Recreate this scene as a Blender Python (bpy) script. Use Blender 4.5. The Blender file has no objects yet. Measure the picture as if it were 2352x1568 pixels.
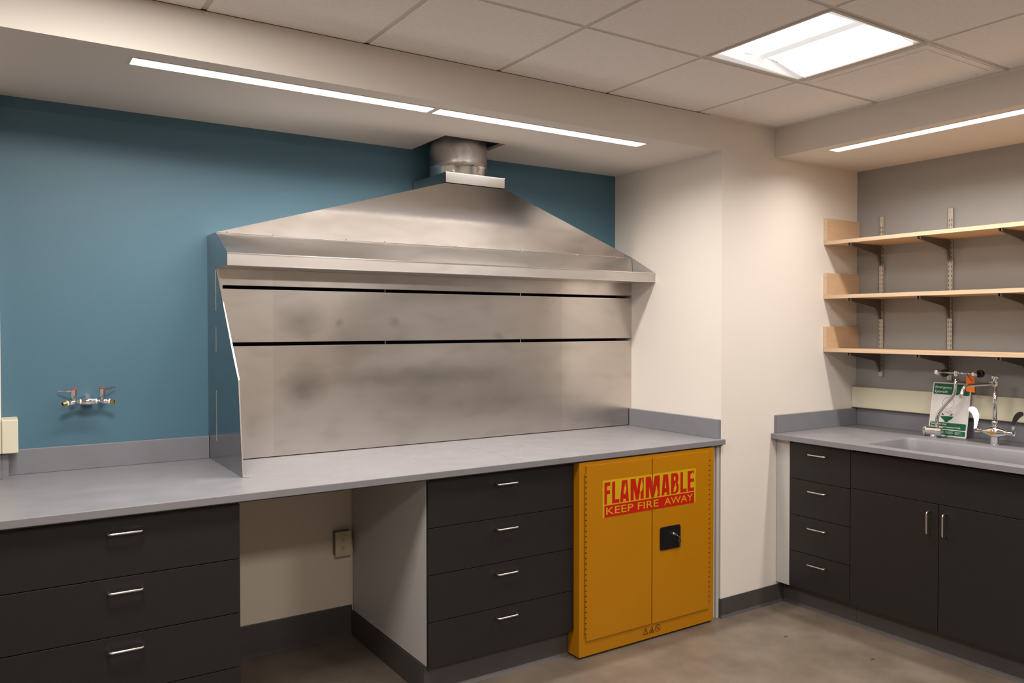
import bpy, bmesh, math, random
from mathutils import Vector, Matrix
random.seed(7)
S = bpy.context.scene
COL = S.collection

# ------------------------------------------------------------------ camera
cd = bpy.data.cameras.new('camera'); cam = bpy.data.objects.new('camera', cd); COL.objects.link(cam)
yaw, pitch, roll = map(math.radians, (33.1654, 1.0944, -0.0322))
fw = Vector((math.sin(yaw)*math.cos(pitch), math.cos(yaw)*math.cos(pitch), -math.sin(pitch)))
rt = Vector((math.cos(yaw), -math.sin(yaw), 0)); up = rt.cross(fw)
r2 = rt*math.cos(roll)+up*math.sin(roll); u2 = up*math.cos(roll)-rt*math.sin(roll)
cam.matrix_world = Matrix(((r2.x, u2.x, -fw.x, -3.2381), (r2.y, u2.y, -fw.y, -3.7905), (r2.z, u2.z, -fw.z, 1.5513), (0, 0, 0, 1)))
cd.sensor_fit = 'HORIZONTAL'; cd.sensor_width = 36.0; cd.lens = 1834.2684/2352*36.0
cd.clip_start = 0.05
S.camera = cam
# ------------------------------------------------------------------ world, exposure
w = bpy.data.worlds.new('world'); S.world = w; w.use_nodes = True
w.node_tree.nodes['Background'].inputs[0].default_value = (1.0, .93, .86, 1)
w.node_tree.nodes['Background'].inputs[1].default_value = 0.05
S.view_settings.view_transform = 'Standard'; S.view_settings.look = 'None'
S.view_settings.exposure = 0.0; S.view_settings.gamma = 1.0; S.view_settings.use_curve_mapping = False
STRIP_W = 17.5        # watts of each linear light
TROFFER_W = 30.0      # watts of each square light
LIGHT_COL = (1.0, .945, .885)

# ------------------------------------------------------------------ dimensions
H = .9545; CT = .0285; D = .861; ZS = 2.4735; ZR = 2.486; ZC = 2.649
XG = 1.186; XB = .425; YF = -.888; XL = -3.205
RX0, RY0 = -5.4, -6.6      # far ends of the room

# ------------------------------------------------------------------ materials
def mat(name, col, rough=.5, metal=0., var=0., scale=4., bump=0., bscale=200., rvar=0., spec=None, stretch=None, coat=0.):
    m = bpy.data.materials.new(name); m.use_nodes = True
    nt = m.node_tree; b = nt.nodes['Principled BSDF']
    b.inputs['Base Color'].default_value = (*col, 1); b.inputs['Roughness'].default_value = rough
    b.inputs['Metallic'].default_value = metal
    if spec is not None: b.inputs['Specular IOR Level'].default_value = spec
    if coat: b.inputs['Coat Weight'].default_value = coat; b.inputs['Coat Roughness'].default_value = .15
    tc = nt.nodes.new('ShaderNodeTexCoord'); src = tc.outputs['Object']
    if stretch:
        mp = nt.nodes.new('ShaderNodeMapping'); mp.inputs['Scale'].default_value = stretch
        nt.links.new(src, mp.inputs[0]); srcb = mp.outputs[0]
    else: srcb = src
    if var or rvar:
        n = nt.nodes.new('ShaderNodeTexNoise'); n.inputs['Scale'].default_value = scale; n.inputs['Detail'].default_value = 5
        nt.links.new(src, n.inputs['Vector'])
        if var:
            r = nt.nodes.new('ShaderNodeValToRGB'); r.color_ramp.elements[0].position = .3; r.color_ramp.elements[1].position = .7
            r.color_ramp.elements[0].color = (*[c*(1-var) for c in col], 1)
            r.color_ramp.elements[1].color = (*[min(1, c*(1+var)) for c in col], 1)
            nt.links.new(n.outputs[0], r.inputs[0]); nt.links.new(r.outputs[0], b.inputs['Base Color'])
        if rvar:
            mr = nt.nodes.new('ShaderNodeMapRange'); mr.inputs[1].default_value = .3; mr.inputs[2].default_value = .7
            mr.inputs[3].default_value = max(.02, rough-rvar); mr.inputs[4].default_value = rough+rvar
            nt.links.new(n.outputs[0], mr.inputs[0]); nt.links.new(mr.outputs[0], b.inputs['Roughness'])
    if bump:
        n2 = nt.nodes.new('ShaderNodeTexNoise'); n2.inputs['Scale'].default_value = bscale; n2.inputs['Detail'].default_value = 3
        nt.links.new(srcb, n2.inputs['Vector'])
        bp = nt.nodes.new('ShaderNodeBump'); bp.inputs['Strength'].default_value = bump; bp.inputs['Distance'].default_value = .002
        nt.links.new(n2.outputs[0], bp.inputs['Height']); nt.links.new(bp.outputs[0], b.inputs['Normal'])
    return m

M = {}
M['cream'] = mat('cream_wall_paint', (.70, .64, .58), .6, bump=.12, bscale=160, var=.012, scale=2)
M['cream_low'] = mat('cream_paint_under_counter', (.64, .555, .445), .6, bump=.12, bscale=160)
M['soffit'] = mat('soffit_paint', (.77, .72, .66), .65, bump=.08, bscale=160)
M['blue'] = mat('blue_wall_paint', (.061, .143, .198), .5, bump=.15, bscale=160, var=.02, scale=2)
M['grey'] = mat('grey_wall_paint', (.30, .295, .29), .55, bump=.15, bscale=160, var=.02)
M['tile'] = mat('ceiling_tile', (.88, .835, .80), .85, var=.03, scale=60, bump=.25, bscale=300)
M['grid'] = mat('ceiling_grid_paint', (.62, .57, .51), .5)
M['dark'] = mat('dark_gap', (.02, .018, .016), .8)
M['counter'] = mat('grey_epoxy_counter', (.198, .190, .203), .38, var=.04, scale=9, rvar=.06)
M['splash'] = mat('grey_epoxy_splash', (.183, .182, .200), .45, var=.04, scale=9)
M['charcoal'] = mat('charcoal_laminate', (.0145, .0125, .0130), .42, spec=.35, var=.06, scale=30)
M['seamline'] = mat('drawer_edge_band', (.09, .085, .085), .5)
M['carcass'] = mat('light_grey_melamine', (.46, .44, .43), .5, var=.02)
M['rubber'] = mat('dark_rubber_base', (.055, .047, .046), .5, var=.08, scale=14)
M['chrome'] = mat('chrome', (.80, .80, .80), .07, 1.)
M['satin'] = mat('satin_nickel', (.72, .70, .68), .24, 1.)
M['brass'] = mat('brass', (.80, .52, .12), .22, 1.)
M['galv'] = mat('galvanised_duct', (.50, .47, .45), .30, 1., rvar=.10, var=.10, scale=7)
M['bandmetal'] = mat('polished_duct_collar', (.66, .64, .62), .16, 1.)
M['yellow'] = mat('safety_yellow_paint', (.40, .16, .0005), .42, spec=.3, var=.02, scale=5, bump=.05, bscale=250)
M['label_y'] = mat('sticker_yellow', (.52, .33, .006), .35)
M['label_r'] = mat('sticker_red', (.46, .010, .004), .35)
M['black'] = mat('black_plastic', (.008, .008, .008), .3)
M['ink'] = mat('dark_red_ink', (.035, .006, .004), .5)
M['ivory'] = mat('ivory_raceway', (.63, .59, .45), .45)
M['almond'] = mat('almond_plate', (.50, .43, .29), .4)
M['boxmetal'] = mat('box_metal', (.22, .18, .14), .4, .6)
M['white'] = mat('sign_white', (.72, .68, .66), .35)
M['green'] = mat('sign_green', (.003, .115, .050), .45, spec=.2)
M['signink'] = mat('sign_dark_ink', (.05, .06, .055), .5)
M['orange'] = mat('orange_tag', (.85, .17, .01), .5)
M['red'] = mat('red_plastic', (.6, .02, .02), .35)
M['teflon'] = mat('white_plastic', (.8, .78, .76), .4)
M['amber'] = mat('amber_badge', (.32, .17, .03), .3)
M['standard'] = mat('shelf_standard_zinc', (.52, .49, .44), .35, .35)
M['bracket'] = mat('dark_bracket_paint', (.12, .105, .095), .4, .2)
M['lensglow'] = None

# plywood shelves: fine long grain
def wood(name, col, dark, ax):
    m = mat(name, col, .42); nt = m.node_tree; b = nt.nodes['Principled BSDF']
    tc = nt.nodes.new('ShaderNodeTexCoord'); mp = nt.nodes.new('ShaderNodeMapping')
    sc = [30, 30, 60]; sc[ax] = 2.0; mp.inputs['Scale'].default_value = sc
    n = nt.nodes.new('ShaderNodeTexNoise'); n.inputs['Scale'].default_value = 2.2; n.inputs['Detail'].default_value = 6
    r = nt.nodes.new('ShaderNodeValToRGB'); r.color_ramp.elements[0].position = .32; r.color_ramp.elements[1].position = .68
    r.color_ramp.elements[0].color = (*dark, 1); r.color_ramp.elements[1].color = (*col, 1)
    nt.links.new(tc.outputs['Object'], mp.inputs[0]); nt.links.new(mp.outputs[0], n.inputs['Vector'])
    nt.links.new(n.outputs[0], r.inputs[0]); nt.links.new(r.outputs[0], b.inputs['Base Color'])
    return m
M['wood'] = wood('maple_shelf', (.64, .43, .25), (.55, .35, .19), 1)
M['edge'] = wood('maple_edge_band', (.64, .48, .33), (.57, .41, .27), 1)
M['woodend'] = wood('maple_end_board', (.60, .41, .26), (.53, .345, .205), 0)

# brushed stainless with blotchy tone and roughness
def steel(name, col, rough, mottle=.25, rv=.08):
    m = bpy.data.materials.new(name); m.use_nodes = True; nt = m.node_tree; b = nt.nodes['Principled BSDF']
    b.inputs['Metallic'].default_value = 1.0
    L = nt.links.new; N = nt.nodes.new
    tc = N('ShaderNodeTexCoord')
    mp = N('ShaderNodeMapping'); mp.inputs['Scale'].default_value = (.9, 1.5, 2.0); L(tc.outputs['Object'], mp.inputs[0])
    n = N('ShaderNodeTexNoise'); n.inputs['Scale'].default_value = 1.5; n.inputs['Detail'].default_value = 1; L(mp.outputs[0], n.inputs['Vector'])
    r = N('ShaderNodeValToRGB'); r.color_ramp.interpolation = 'B_SPLINE'; r.color_ramp.elements[0].position = .25; r.color_ramp.elements[1].position = .70
    r.color_ramp.elements[0].color = (*[c*(1-mottle) for c in col], 1); r.color_ramp.elements[1].color = (*col, 1)
    L(n.outputs[0], r.inputs[0])
    n3 = N('ShaderNodeTexNoise'); n3.inputs['Scale'].default_value = 9; n3.inputs['Detail'].default_value = 0; L(mp.outputs[0], n3.inputs['Vector'])
    r3 = N('ShaderNodeValToRGB'); r3.color_ramp.interpolation = 'B_SPLINE'; r3.color_ramp.elements[0].position = .58; r3.color_ramp.elements[1].position = .85
    r3.color_ramp.elements[0].color = (1, 1, 1, 1); r3.color_ramp.elements[1].color = (.86, .85, .84, 1)
    L(n3.outputs[0], r3.inputs[0])
    mx = N('ShaderNodeMix'); mx.data_type = 'RGBA'; mx.blend_type = 'MULTIPLY'; mx.inputs[0].default_value = 1
    L(r.outputs[0], mx.inputs[6]); L(r3.outputs[0], mx.inputs[7]); L(mx.outputs[2], b.inputs['Base Color'])
    mr = N('ShaderNodeMapRange'); mr.interpolation_type = 'SMOOTHSTEP'; mr.inputs[1].default_value = .2; mr.inputs[2].default_value = .8
    mr.inputs[3].default_value = rough+rv; mr.inputs[4].default_value = rough-rv; L(n.outputs[0], mr.inputs[0]); L(mr.outputs[0], b.inputs['Roughness'])
    mp2 = N('ShaderNodeMapping'); mp2.inputs['Scale'].default_value = (3, 3, 600); L(tc.outputs['Object'], mp2.inputs[0])
    n2 = N('ShaderNodeTexNoise'); n2.inputs['Scale'].default_value = 1; n2.inputs['Detail'].default_value = 2; L(mp2.outputs[0], n2.inputs['Vector'])
    bp = N('ShaderNodeBump'); bp.inputs['Strength'].default_value = .05; bp.inputs['Distance'].default_value = .001
    L(n2.outputs[0], bp.inputs['Height']); L(bp.outputs[0], b.inputs['Normal'])
    return m
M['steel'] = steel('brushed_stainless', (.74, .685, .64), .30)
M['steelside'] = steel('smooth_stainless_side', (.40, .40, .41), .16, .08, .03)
M['steelcanopy'] = steel('canopy_stainless', (.66, .63, .61), .17, .10, .04)
M['steelband'] = steel('band_stainless', (.64, .60, .57), .42, .15)
M['steeledge'] = mat('stainless_cut_edge', (.85, .82, .80), .25, 1.)

# dark blotches and one slightly darker upright band on the back panels
def add_blotches(m, blotches, band):
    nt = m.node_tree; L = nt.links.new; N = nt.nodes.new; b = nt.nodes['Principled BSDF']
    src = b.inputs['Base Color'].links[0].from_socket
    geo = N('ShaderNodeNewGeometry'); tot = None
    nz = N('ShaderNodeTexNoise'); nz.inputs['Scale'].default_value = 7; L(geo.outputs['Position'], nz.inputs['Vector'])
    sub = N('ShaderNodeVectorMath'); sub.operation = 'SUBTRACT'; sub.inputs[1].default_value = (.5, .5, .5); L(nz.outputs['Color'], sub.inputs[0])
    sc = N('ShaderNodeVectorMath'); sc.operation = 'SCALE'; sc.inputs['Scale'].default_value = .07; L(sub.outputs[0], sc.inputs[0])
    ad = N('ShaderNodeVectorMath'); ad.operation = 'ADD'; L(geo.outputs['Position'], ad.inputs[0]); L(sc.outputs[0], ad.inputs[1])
    for x, z, rx, rz, k in blotches:
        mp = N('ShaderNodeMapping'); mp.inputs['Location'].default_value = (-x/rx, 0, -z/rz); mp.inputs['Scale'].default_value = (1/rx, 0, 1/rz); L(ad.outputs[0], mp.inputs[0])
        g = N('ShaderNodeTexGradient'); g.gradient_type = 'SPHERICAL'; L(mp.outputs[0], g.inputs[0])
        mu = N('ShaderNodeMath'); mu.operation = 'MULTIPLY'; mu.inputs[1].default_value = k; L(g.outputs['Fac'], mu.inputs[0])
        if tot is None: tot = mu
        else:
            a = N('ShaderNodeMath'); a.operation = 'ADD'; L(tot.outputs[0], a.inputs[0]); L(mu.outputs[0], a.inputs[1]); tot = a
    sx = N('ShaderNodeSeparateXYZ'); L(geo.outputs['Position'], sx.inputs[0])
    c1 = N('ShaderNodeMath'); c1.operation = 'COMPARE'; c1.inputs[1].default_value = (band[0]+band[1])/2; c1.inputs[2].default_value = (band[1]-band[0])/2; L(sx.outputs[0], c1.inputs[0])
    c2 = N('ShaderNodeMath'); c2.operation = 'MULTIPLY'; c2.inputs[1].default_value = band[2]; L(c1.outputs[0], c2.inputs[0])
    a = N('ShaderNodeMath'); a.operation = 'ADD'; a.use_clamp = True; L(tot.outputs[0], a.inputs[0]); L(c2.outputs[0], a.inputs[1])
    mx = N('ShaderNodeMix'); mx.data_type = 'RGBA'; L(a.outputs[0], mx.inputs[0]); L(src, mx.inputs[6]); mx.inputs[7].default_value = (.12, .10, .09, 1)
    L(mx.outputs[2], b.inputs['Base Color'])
add_blotches(M['steel'], [(-2.02, 1.27, .13, .12, .55), (-2.03, 1.585, .13, .11, .42), (-1.72, 1.30, .30, .07, .30), (-1.35, 1.30, .34, .07, .28), (-1.05, 1.30, .25, .06, .2),
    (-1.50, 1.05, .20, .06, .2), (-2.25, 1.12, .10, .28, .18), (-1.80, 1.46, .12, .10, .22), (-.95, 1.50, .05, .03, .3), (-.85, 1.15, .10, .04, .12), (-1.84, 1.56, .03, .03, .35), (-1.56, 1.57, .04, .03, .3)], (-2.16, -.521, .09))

# sealed concrete floor
def floor_mat():
    m = bpy.data.materials.new('sealed_concrete'); m.use_nodes = True; nt = m.node_tree; b = nt.nodes['Principled BSDF']
    L = nt.links.new; N = nt.nodes.new; tc = N('ShaderNodeTexCoord')
    n = N('ShaderNodeTexNoise'); n.inputs['Scale'].default_value = 3.2; n.inputs['Detail'].default_value = 8; n.inputs['Roughness'].default_value = .6
    L(tc.outputs['Object'], n.inputs['Vector'])
    r = N('ShaderNodeValToRGB'); r.color_ramp.elements[0].position = .34; r.color_ramp.elements[1].position = .68
    r.color_ramp.elements[0].color = (.108, .083, .062, 1); r.color_ramp.elements[1].color = (.172, .135, .104, 1); L(n.outputs[0], r.inputs[0])
    v = N('ShaderNodeTexVoronoi'); v.inputs['Scale'].default_value = 34; L(tc.outputs['Object'], v.inputs['Vector'])
    r2 = N('ShaderNodeValToRGB'); r2.color_ramp.elements[0].position = .05; r2.color_ramp.elements[1].position = .11
    r2.color_ramp.elements[0].color = (1, 1, 1, 1); r2.color_ramp.elements[1].color = (0, 0, 0, 1); L(v.outputs['Distance'], r2.inputs[0])
    n4 = N('ShaderNodeTexNoise'); n4.inputs['Scale'].default_value = 5; L(tc.outputs['Object'], n4.inputs['Vector'])
    r4 = N('ShaderNodeValToRGB'); r4.color_ramp.elements[0].position = .56; r4.color_ramp.elements[1].position = .66; L(n4.outputs[0], r4.inputs[0])
    mm = N('ShaderNodeMath'); mm.operation = 'MULTIPLY'; L(r2.outputs[0], mm.inputs[0]); L(r4.outputs[0], mm.inputs[1])
    m2 = N('ShaderNodeMath'); m2.operation = 'MULTIPLY'; m2.inputs[1].default_value = .45; L(mm.outputs[0], m2.inputs[0])
    mx = N('ShaderNodeMix'); mx.data_type = 'RGBA'; L(m2.outputs[0], mx.inputs[0]); L(r.outputs[0], mx.inputs[6]); mx.inputs[7].default_value = (.42, .37, .31, 1)
    L(mx.outputs[2], b.inputs['Base Color'])
    mr = N('ShaderNodeMapRange'); mr.inputs[1].default_value = .3; mr.inputs[2].default_value = .7; mr.inputs[3].default_value = .32; mr.inputs[4].default_value = .52
    L(n4.outputs[0], mr.inputs[0]); L(mr.outputs[0], b.inputs['Roughness'])
    bp = N('ShaderNodeBump'); bp.inputs['Strength'].default_value = .15; bp.inputs['Distance'].default_value = .002
    L(n.outputs[0], bp.inputs['Height']); L(bp.outputs[0], b.inputs['Normal'])
    return m
M['floor'] = floor_mat()

# lens of a lamp: glows a little itself and lets the lamp behind it through
def lens(name, strength, col=(1, .97, .93)):
    m = bpy.data.materials.new(name); m.use_nodes = True; nt = m.node_tree; nt.nodes.clear()
    o = nt.nodes.new('ShaderNodeOutputMaterial'); e = nt.nodes.new('ShaderNodeEmission'); t = nt.nodes.new('ShaderNodeBsdfTransparent'); a = nt.nodes.new('ShaderNodeAddShader')
    e.inputs[0].default_value = (*col, 1); e.inputs[1].default_value = strength
    nt.links.new(e.outputs[0], a.inputs[0]); nt.links.new(t.outputs[0], a.inputs[1]); nt.links.new(a.outputs[0], o.inputs[0])
    return m
M['lens'] = lens('glowing_lens', 1.6)
def glow(name, strength, col):
    m = mat(name, (.7, .7, .7), .5); b = m.node_tree.nodes['Principled BSDF']
    b.inputs['Emission Color'].default_value = (*col, 1); b.inputs['Emission Strength'].default_value = strength; return m
M['dimlens'] = glow('backlit_lens_edge', .40, (1, .98, .97))

# ------------------------------------------------------------------ mesh helpers
def nb(): return bmesh.new()
def box(bm, x0, x1, y0, y1, z0, z1, bev=0., mi=0):
    t = bmesh.new(); bmesh.ops.create_cube(t, size=1)
    for v in t.verts:
        v.co = Vector(((x0+x1)/2+v.co.x*(x1-x0), (y0+y1)/2+v.co.y*(y1-y0), (z0+z1)/2+v.co.z*(z1-z0)))
    if bev: bmesh.ops.bevel(t, geom=t.edges[:], offset=bev, segments=2, affect='EDGES', profile=.5)
    for f in t.faces: f.material_index = mi
    merge(bm, t); return bm
def merge(bm, t):
    me = bpy.data.meshes.new('tmp'); t.to_mesh(me); t.free(); bm.from_mesh(me); bpy.data.meshes.remove(me)
def prism(bm, pts, a, h, mi=0, bev=0.):
    """extrude polygon pts (3d) along vector a*h"""
    t = bmesh.new(); vs = [t.verts.new(p) for p in pts]; f = t.faces.new(vs)
    r = bmesh.ops.extrude_face_region(t, geom=[f]); nv = [g for g in r['geom'] if isinstance(g, bmesh.types.BMVert)]
    bmesh.ops.translate(t, verts=nv, vec=Vector(a)*h)
    bmesh.ops.recalc_face_normals(t, faces=t.faces[:])
    if bev: bmesh.ops.bevel(t, geom=t.edges[:], offset=bev, segments=2, affect='EDGES', profile=.5)
    for f in t.faces: f.material_index = mi
    merge(bm, t); return bm
def flat(bm, pts, mi=0):
    t = bmesh.new(); t.faces.new([t.verts.new(p) for p in pts])
    for f in t.faces: f.material_index = mi
    merge(bm, t)
def fillet(pts, r, k=6):
    pts = [Vector(p) for p in pts]; out = [pts[0]]
    for i in range(1, len(pts)-1):
        a, b, c = pts[i-1], pts[i], pts[i+1]
        d1 = (a-b); d2 = (c-b); rr = min(r, d1.length*.49, d2.length*.49)
        p1 = b+d1.normalized()*rr; p2 = b+d2.normalized()*rr
        for j in range(k+1):
            t = j/k; out.append(p1*(1-t)**2+b*2*t*(1-t)+p2*t*t)
    out.append(pts[-1]); return out
def sweep(bm, pts, r, n=14, mi=0, cap=True):
    pts = [Vector(p) for p in pts]; t = bmesh.new(); rings = []
    d0 = (pts[1]-pts[0]).normalized(); ref = Vector((0, 0, 1)) if abs(d0.z) < .9 else Vector((1, 0, 0))
    u = d0.cross(ref).normalized()
    for i, p in enumerate(pts):
        if i == 0: d = pts[1]-p
        elif i == len(pts)-1: d = p-pts[i-1]
        else: d = (pts[i+1]-p).normalized()+(p-pts[i-1]).normalized()
        d.normalize(); u = (u-d*u.dot(d)).normalized(); v = d.cross(u)
        rr = r[i] if isinstance(r, (list, tuple)) else r
        rings.append([t.verts.new(p+(u*math.cos(2*math.pi*k/n)+v*math.sin(2*math.pi*k/n))*rr) for k in range(n)])
    for a, b in zip(rings, rings[1:]):
        for k in range(n):
            f = t.faces.new((a[k], a[(k+1) % n], b[(k+1) % n], b[k])); f.smooth = True
    if cap: t.faces.new(rings[0][::-1]); t.faces.new(rings[-1])
    bmesh.ops.recalc_face_normals(t, faces=t.faces[:])
    for f in t.faces: f.material_index = mi
    merge(bm, t); return bm
def lathe(bm, prof, o, ax, n=24, mi=0):
    """prof: (radius, height along ax)"""
    o = Vector(o); ax = Vector(ax).normalized(); ref = Vector((0, 0, 1)) if abs(ax.z) < .9 else Vector((1, 0, 0))
    u = ax.cross(ref).normalized(); v = ax.cross(u); t = bmesh.new(); rings = []
    for r, h in prof:
        c = o+ax*h
        if r < 1e-6: rings.append([t.verts.new(c)])
        else: rings.append([t.verts.new(c+(u*math.cos(2*math.pi*k/n)+v*math.sin(2*math.pi*k/n))*r) for k in range(n)])
    for a, b in zip(rings, rings[1:]):
        if len(a) == len(b) == 1: continue
        for k in range(n):
            if len(a) == 1: f = t.faces.new((a[0], b[(k+1) % n], b[k]))
            elif len(b) == 1: f = t.faces.new((a[k], a[(k+1) % n], b[0]))
            else: f = t.faces.new((a[k], a[(k+1) % n], b[(k+1) % n], b[k]))
            f.smooth = True
    if len(rings[0]) > 1: t.faces.new(rings[0][::-1])
    if len(rings[-1]) > 1: t.faces.new(rings[-1])
    bmesh.ops.recalc_face_normals(t, faces=t.faces[:])
    for e in t.edges:
        if len(e.link_faces) == 2 and e.calc_face_angle(0) > math.radians(38): e.smooth = False
    for f in t.faces: f.material_index = mi
    merge(bm, t); return bm
def textmesh(bm, s, org, ux, uz, size, mi=0, ext=.0004, sx=1., bold=0., align='LEFT', spacing=1.):
    """solid lettering; org = left baseline, ux = reading direction, uz = up"""
    c = bpy.data.curves.new('txt', 'FONT'); c.body = s; c.size = size; c.extrude = ext; c.offset = bold; c.align_x = align
    c.space_character = spacing; c.resolution_u = 3
    o = bpy.data.objects.new('txt', c); COL.objects.link(o); bpy.context.view_layer.update()
    me = bpy.data.meshes.new_from_object(o.evaluated_get(bpy.context.evaluated_depsgraph_get()))
    ux, uz = Vector(ux).normalized(), Vector(uz).normalized(); un = ux.cross(uz)
    t = bmesh.new(); t.from_mesh(me)
    for v in t.verts: v.co = Vector(org)+ux*v.co.x*sx+uz*v.co.y+un*v.co.z
    for f in t.faces: f.material_index = mi
    merge(bm, t)
    bpy.data.objects.remove(o); bpy.data.curves.remove(c); bpy.data.meshes.remove(me)
def root_of(o):
    while o.parent: o = o.parent
    return o
def build(name, bm, m, parent=None):
    me = bpy.data.meshes.new(name)
    if parent is not None: bmesh.ops.translate(bm, verts=bm.verts[:], vec=-root_of(parent).location)
    bm.to_mesh(me); bm.free()
    for k in (m if isinstance(m, (list, tuple)) else [m]): me.materials.append(M[k] if isinstance(k, str) else k)
    o = bpy.data.objects.new(name, me); COL.objects.link(o)
    if parent is not None: o.parent = parent
    return o
def thing(name, loc, label, cat, group=None):
    o = bpy.data.objects.new(name, None); COL.objects.link(o); o.location = loc; o.empty_display_size = .05
    o['label'] = label; o['category'] = cat
    if group: o['group'] = group
    return o
def tag(o, label, cat, group=None):
    o['label'] = label; o['category'] = cat
    if group: o['group'] = group
    return o
def struct(name, bm, m, label=None):
    o = build(name, bm, m); o['kind'] = 'structure'
    o['label'] = label or name.replace('_', ' '); o['category'] = name.split('_')[0]
    return o
def dup(o, loc=None, parent=None):
    c = o.copy(); COL.objects.link(c)
    if parent is not None: c.parent = parent
    if loc is not None: c.location = loc
    for ch in o.children: dup(ch, None, c)
    return c

# ================================================================== ROOM SHELL
struct('floor', box(nb(), RX0-.1, XG+.1, RY0-.1, .1, -.1, 0), 'floor', 'sealed brown concrete floor')
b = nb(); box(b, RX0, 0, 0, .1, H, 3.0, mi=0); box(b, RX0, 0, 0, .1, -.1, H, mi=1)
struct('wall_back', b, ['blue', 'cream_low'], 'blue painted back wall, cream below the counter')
struct('wall_center', box(nb(), 0, XG+.1, -D, .1, -.1, 3.0), 'cream', 'cream wall corner between the two counters')
struct('wall_right', box(nb(), XG, XG+.1, RY0, -D, -.1, 3.0), 'grey', 'grey painted wall behind the shelves')
struct('wall_front', box(nb(), RX0, XG+.1, RY0-.1, RY0, -.1, 3.0), 'cream', 'cream wall behind the viewer')
struct('wall_left', box(nb(), RX0-.1, RX0, RY0-.1, .1, -.1, 3.0), 'cream', 'cream wall far to the left')
struct('wall_chase', box(nb(), RX0, XL, -.075, 0, H+.0002, ZS), 'cream', 'cream wall chase at the left end of the blue wall')

# lowered soffit over the left counter, with the square opening for the duct
HX0, HX1, HY0 = -1.386, -1.036, -.366
b = nb(); TS = .016
box(b, RX0, 0, -D, HY0, ZS, ZS+TS); box(b, RX0, HX0, HY0, 0, ZS, ZS+TS); box(b, HX1, 0, HY0, 0, ZS, ZS+TS)
box(b, RX0, 0, -D, -D+.016, ZS+TS, 3.0)
struct('trim_1', b, 'cream', 'cream lowered soffit over the left counter')
b = nb(); box(b, XB, XG, RY0, -D, ZR, 3.0)
struct('trim_2', b, 'cream', 'cream lowered soffit over the right counter')
b = nb(); box(b, HX0-.02, HX1+.02, HY0-.02, 0, 2.72, 2.74)
struct('trim_3', b, 'dark', 'dark void above the duct opening')

# tile ceiling
GX = [.425]+[-.187-.6045*k for k in range(0, 9)]; GY = [-.861]+[-1.468-.6045*k for k in range(0, 9)]
TROF = [(1, 1)]          # grid cell (i, j) kept free: x GX[i+1]..GX[i], y GY[j+1]..GY[j]
cells = {(1, 1), (5, 1), (1, 5), (5, 5)}
ACC = (0, 1)
b = nb(); gb = nb()
for i in range(len(GX)-1):
    for j in range(len(GY)-1):
        if (i, j) in cells: continue
        box(b, GX[i+1]+(.010 if i < len(GX)-2 else 0), GX[i]-(.010 if i else .001), GY[j+1]+.010, GY[j]-(.010 if j else .001), ZC-.0005, ZC+.018, bev=.0012)
ceil = struct('ceiling', b, 'tile', 'suspended ceiling of square tiles')
for x in GX[1:-1]: box(gb, x-.013, x+.013, RY0, -D, ZC+.0028, ZC+.0055); 
for y in GY[1:-1]: box(gb, RX0, XB, y-.013, y+.013, ZC+.0030, ZC+.0057)
g = build('ceiling_grid', gb, 'grid', ceil)
b = nb(); box(b, RX0, XB, RY0, -D, ZC+.14, ZC+.16)
struct('ceiling.001', b, 'dark', 'dark plenum above the ceiling tiles')
# wall angles where tiles meet the soffits
b = nb()
box(b, -2.60, -.005, -D-.0012, -D, ZC-.010, ZC-.001); box(b, -.10, XB, -D-.022, -D, ZC-.003, ZC-.001)
box(b, RX0, XB, -D-.006, -D-.0005, ZC-.0005, ZC+.0015, mi=1)
box(b, XB-.022, XB, -1.45, -D-.022, ZC-.003, ZC-.001)
box(b, XB-.0012, XB, -5, -1.47, ZC-.016, ZC-.001)
struct('trim_4', b, ['soffit', 'dark'], 'metal wall angle along the ceiling edge')

# rubber base
b = nb(); box(b, -2.49, -1.727, -.008, 0, 0, .152, bev=.002)
prism(b, [(-2.49, -.008, .012), (-2.49, -.020, 0), (-2.49, -.008, 0)], (1, 0, 0), .763)
struct('baseboard_back', b, 'rubber', 'dark rubber base under the open counter bay')
b = nb(); box(b, -.004, .512, -D-.006, -D, 0, .101, bev=.0015); box(b, -.006, 0, -D-.006, -.6, 0, .101)
prism(b, [(-.006, -D-.006, .012), (-.006, -D-.018, 0), (-.006, -D-.006, 0)], (1, 0, 0), .515)
struct('baseboard_center', b, 'rubber', 'dark rubber base on the cream wall corner')

# ================================================================== LIGHTS
def area(name, loc, sx, sy, watts, spread, col=LIGHT_COL):
    l = bpy.data.lights.new(name, 'AREA'); l.shape = 'RECTANGLE'; l.size = sx; l.size_y = sy; l.energy = watts; l.color = col
    l.spread = math.radians(spread)
    o = bpy.data.objects.new(name, l); COL.objects.link(o); o.location = loc; return o
def strip(x0, x1, y0, y1, z, label, along, k=1.0):
    t = thing('linear_light', ((x0+x1)/2, (y0+y1)/2, z), label, 'ceiling light', 'linear lights recessed in the soffits')
    b = nb(); f = .007; t2 = .0015
    box(b, x0-f, x1+f, y0-f, y0, z-t2, z-.0001); box(b, x0-f, x1+f, y1, y1+f, z-t2, z-.0001)
    box(b, x0-f, x0, y0, y1, z-t2, z-.0001); box(b, x1, x1+f, y0, y1, z-t2, z-.0001)
    build('frame', b, 'grid', t)
    # a slim lens proud of the frame
    b = nb(); flat(b, [(x0, y0, z-.0022), (x0, y1, z-.0022), (x1, y1, z-.0022), (x1, y0, z-.0022)])
    build('diffuser', b, 'lens', t)
    a = area('lamp', (0, 0, -.0012), x1-x0-.004, y1-y0-.004, STRIP_W*k, 154); a.parent = t
    return t
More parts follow.
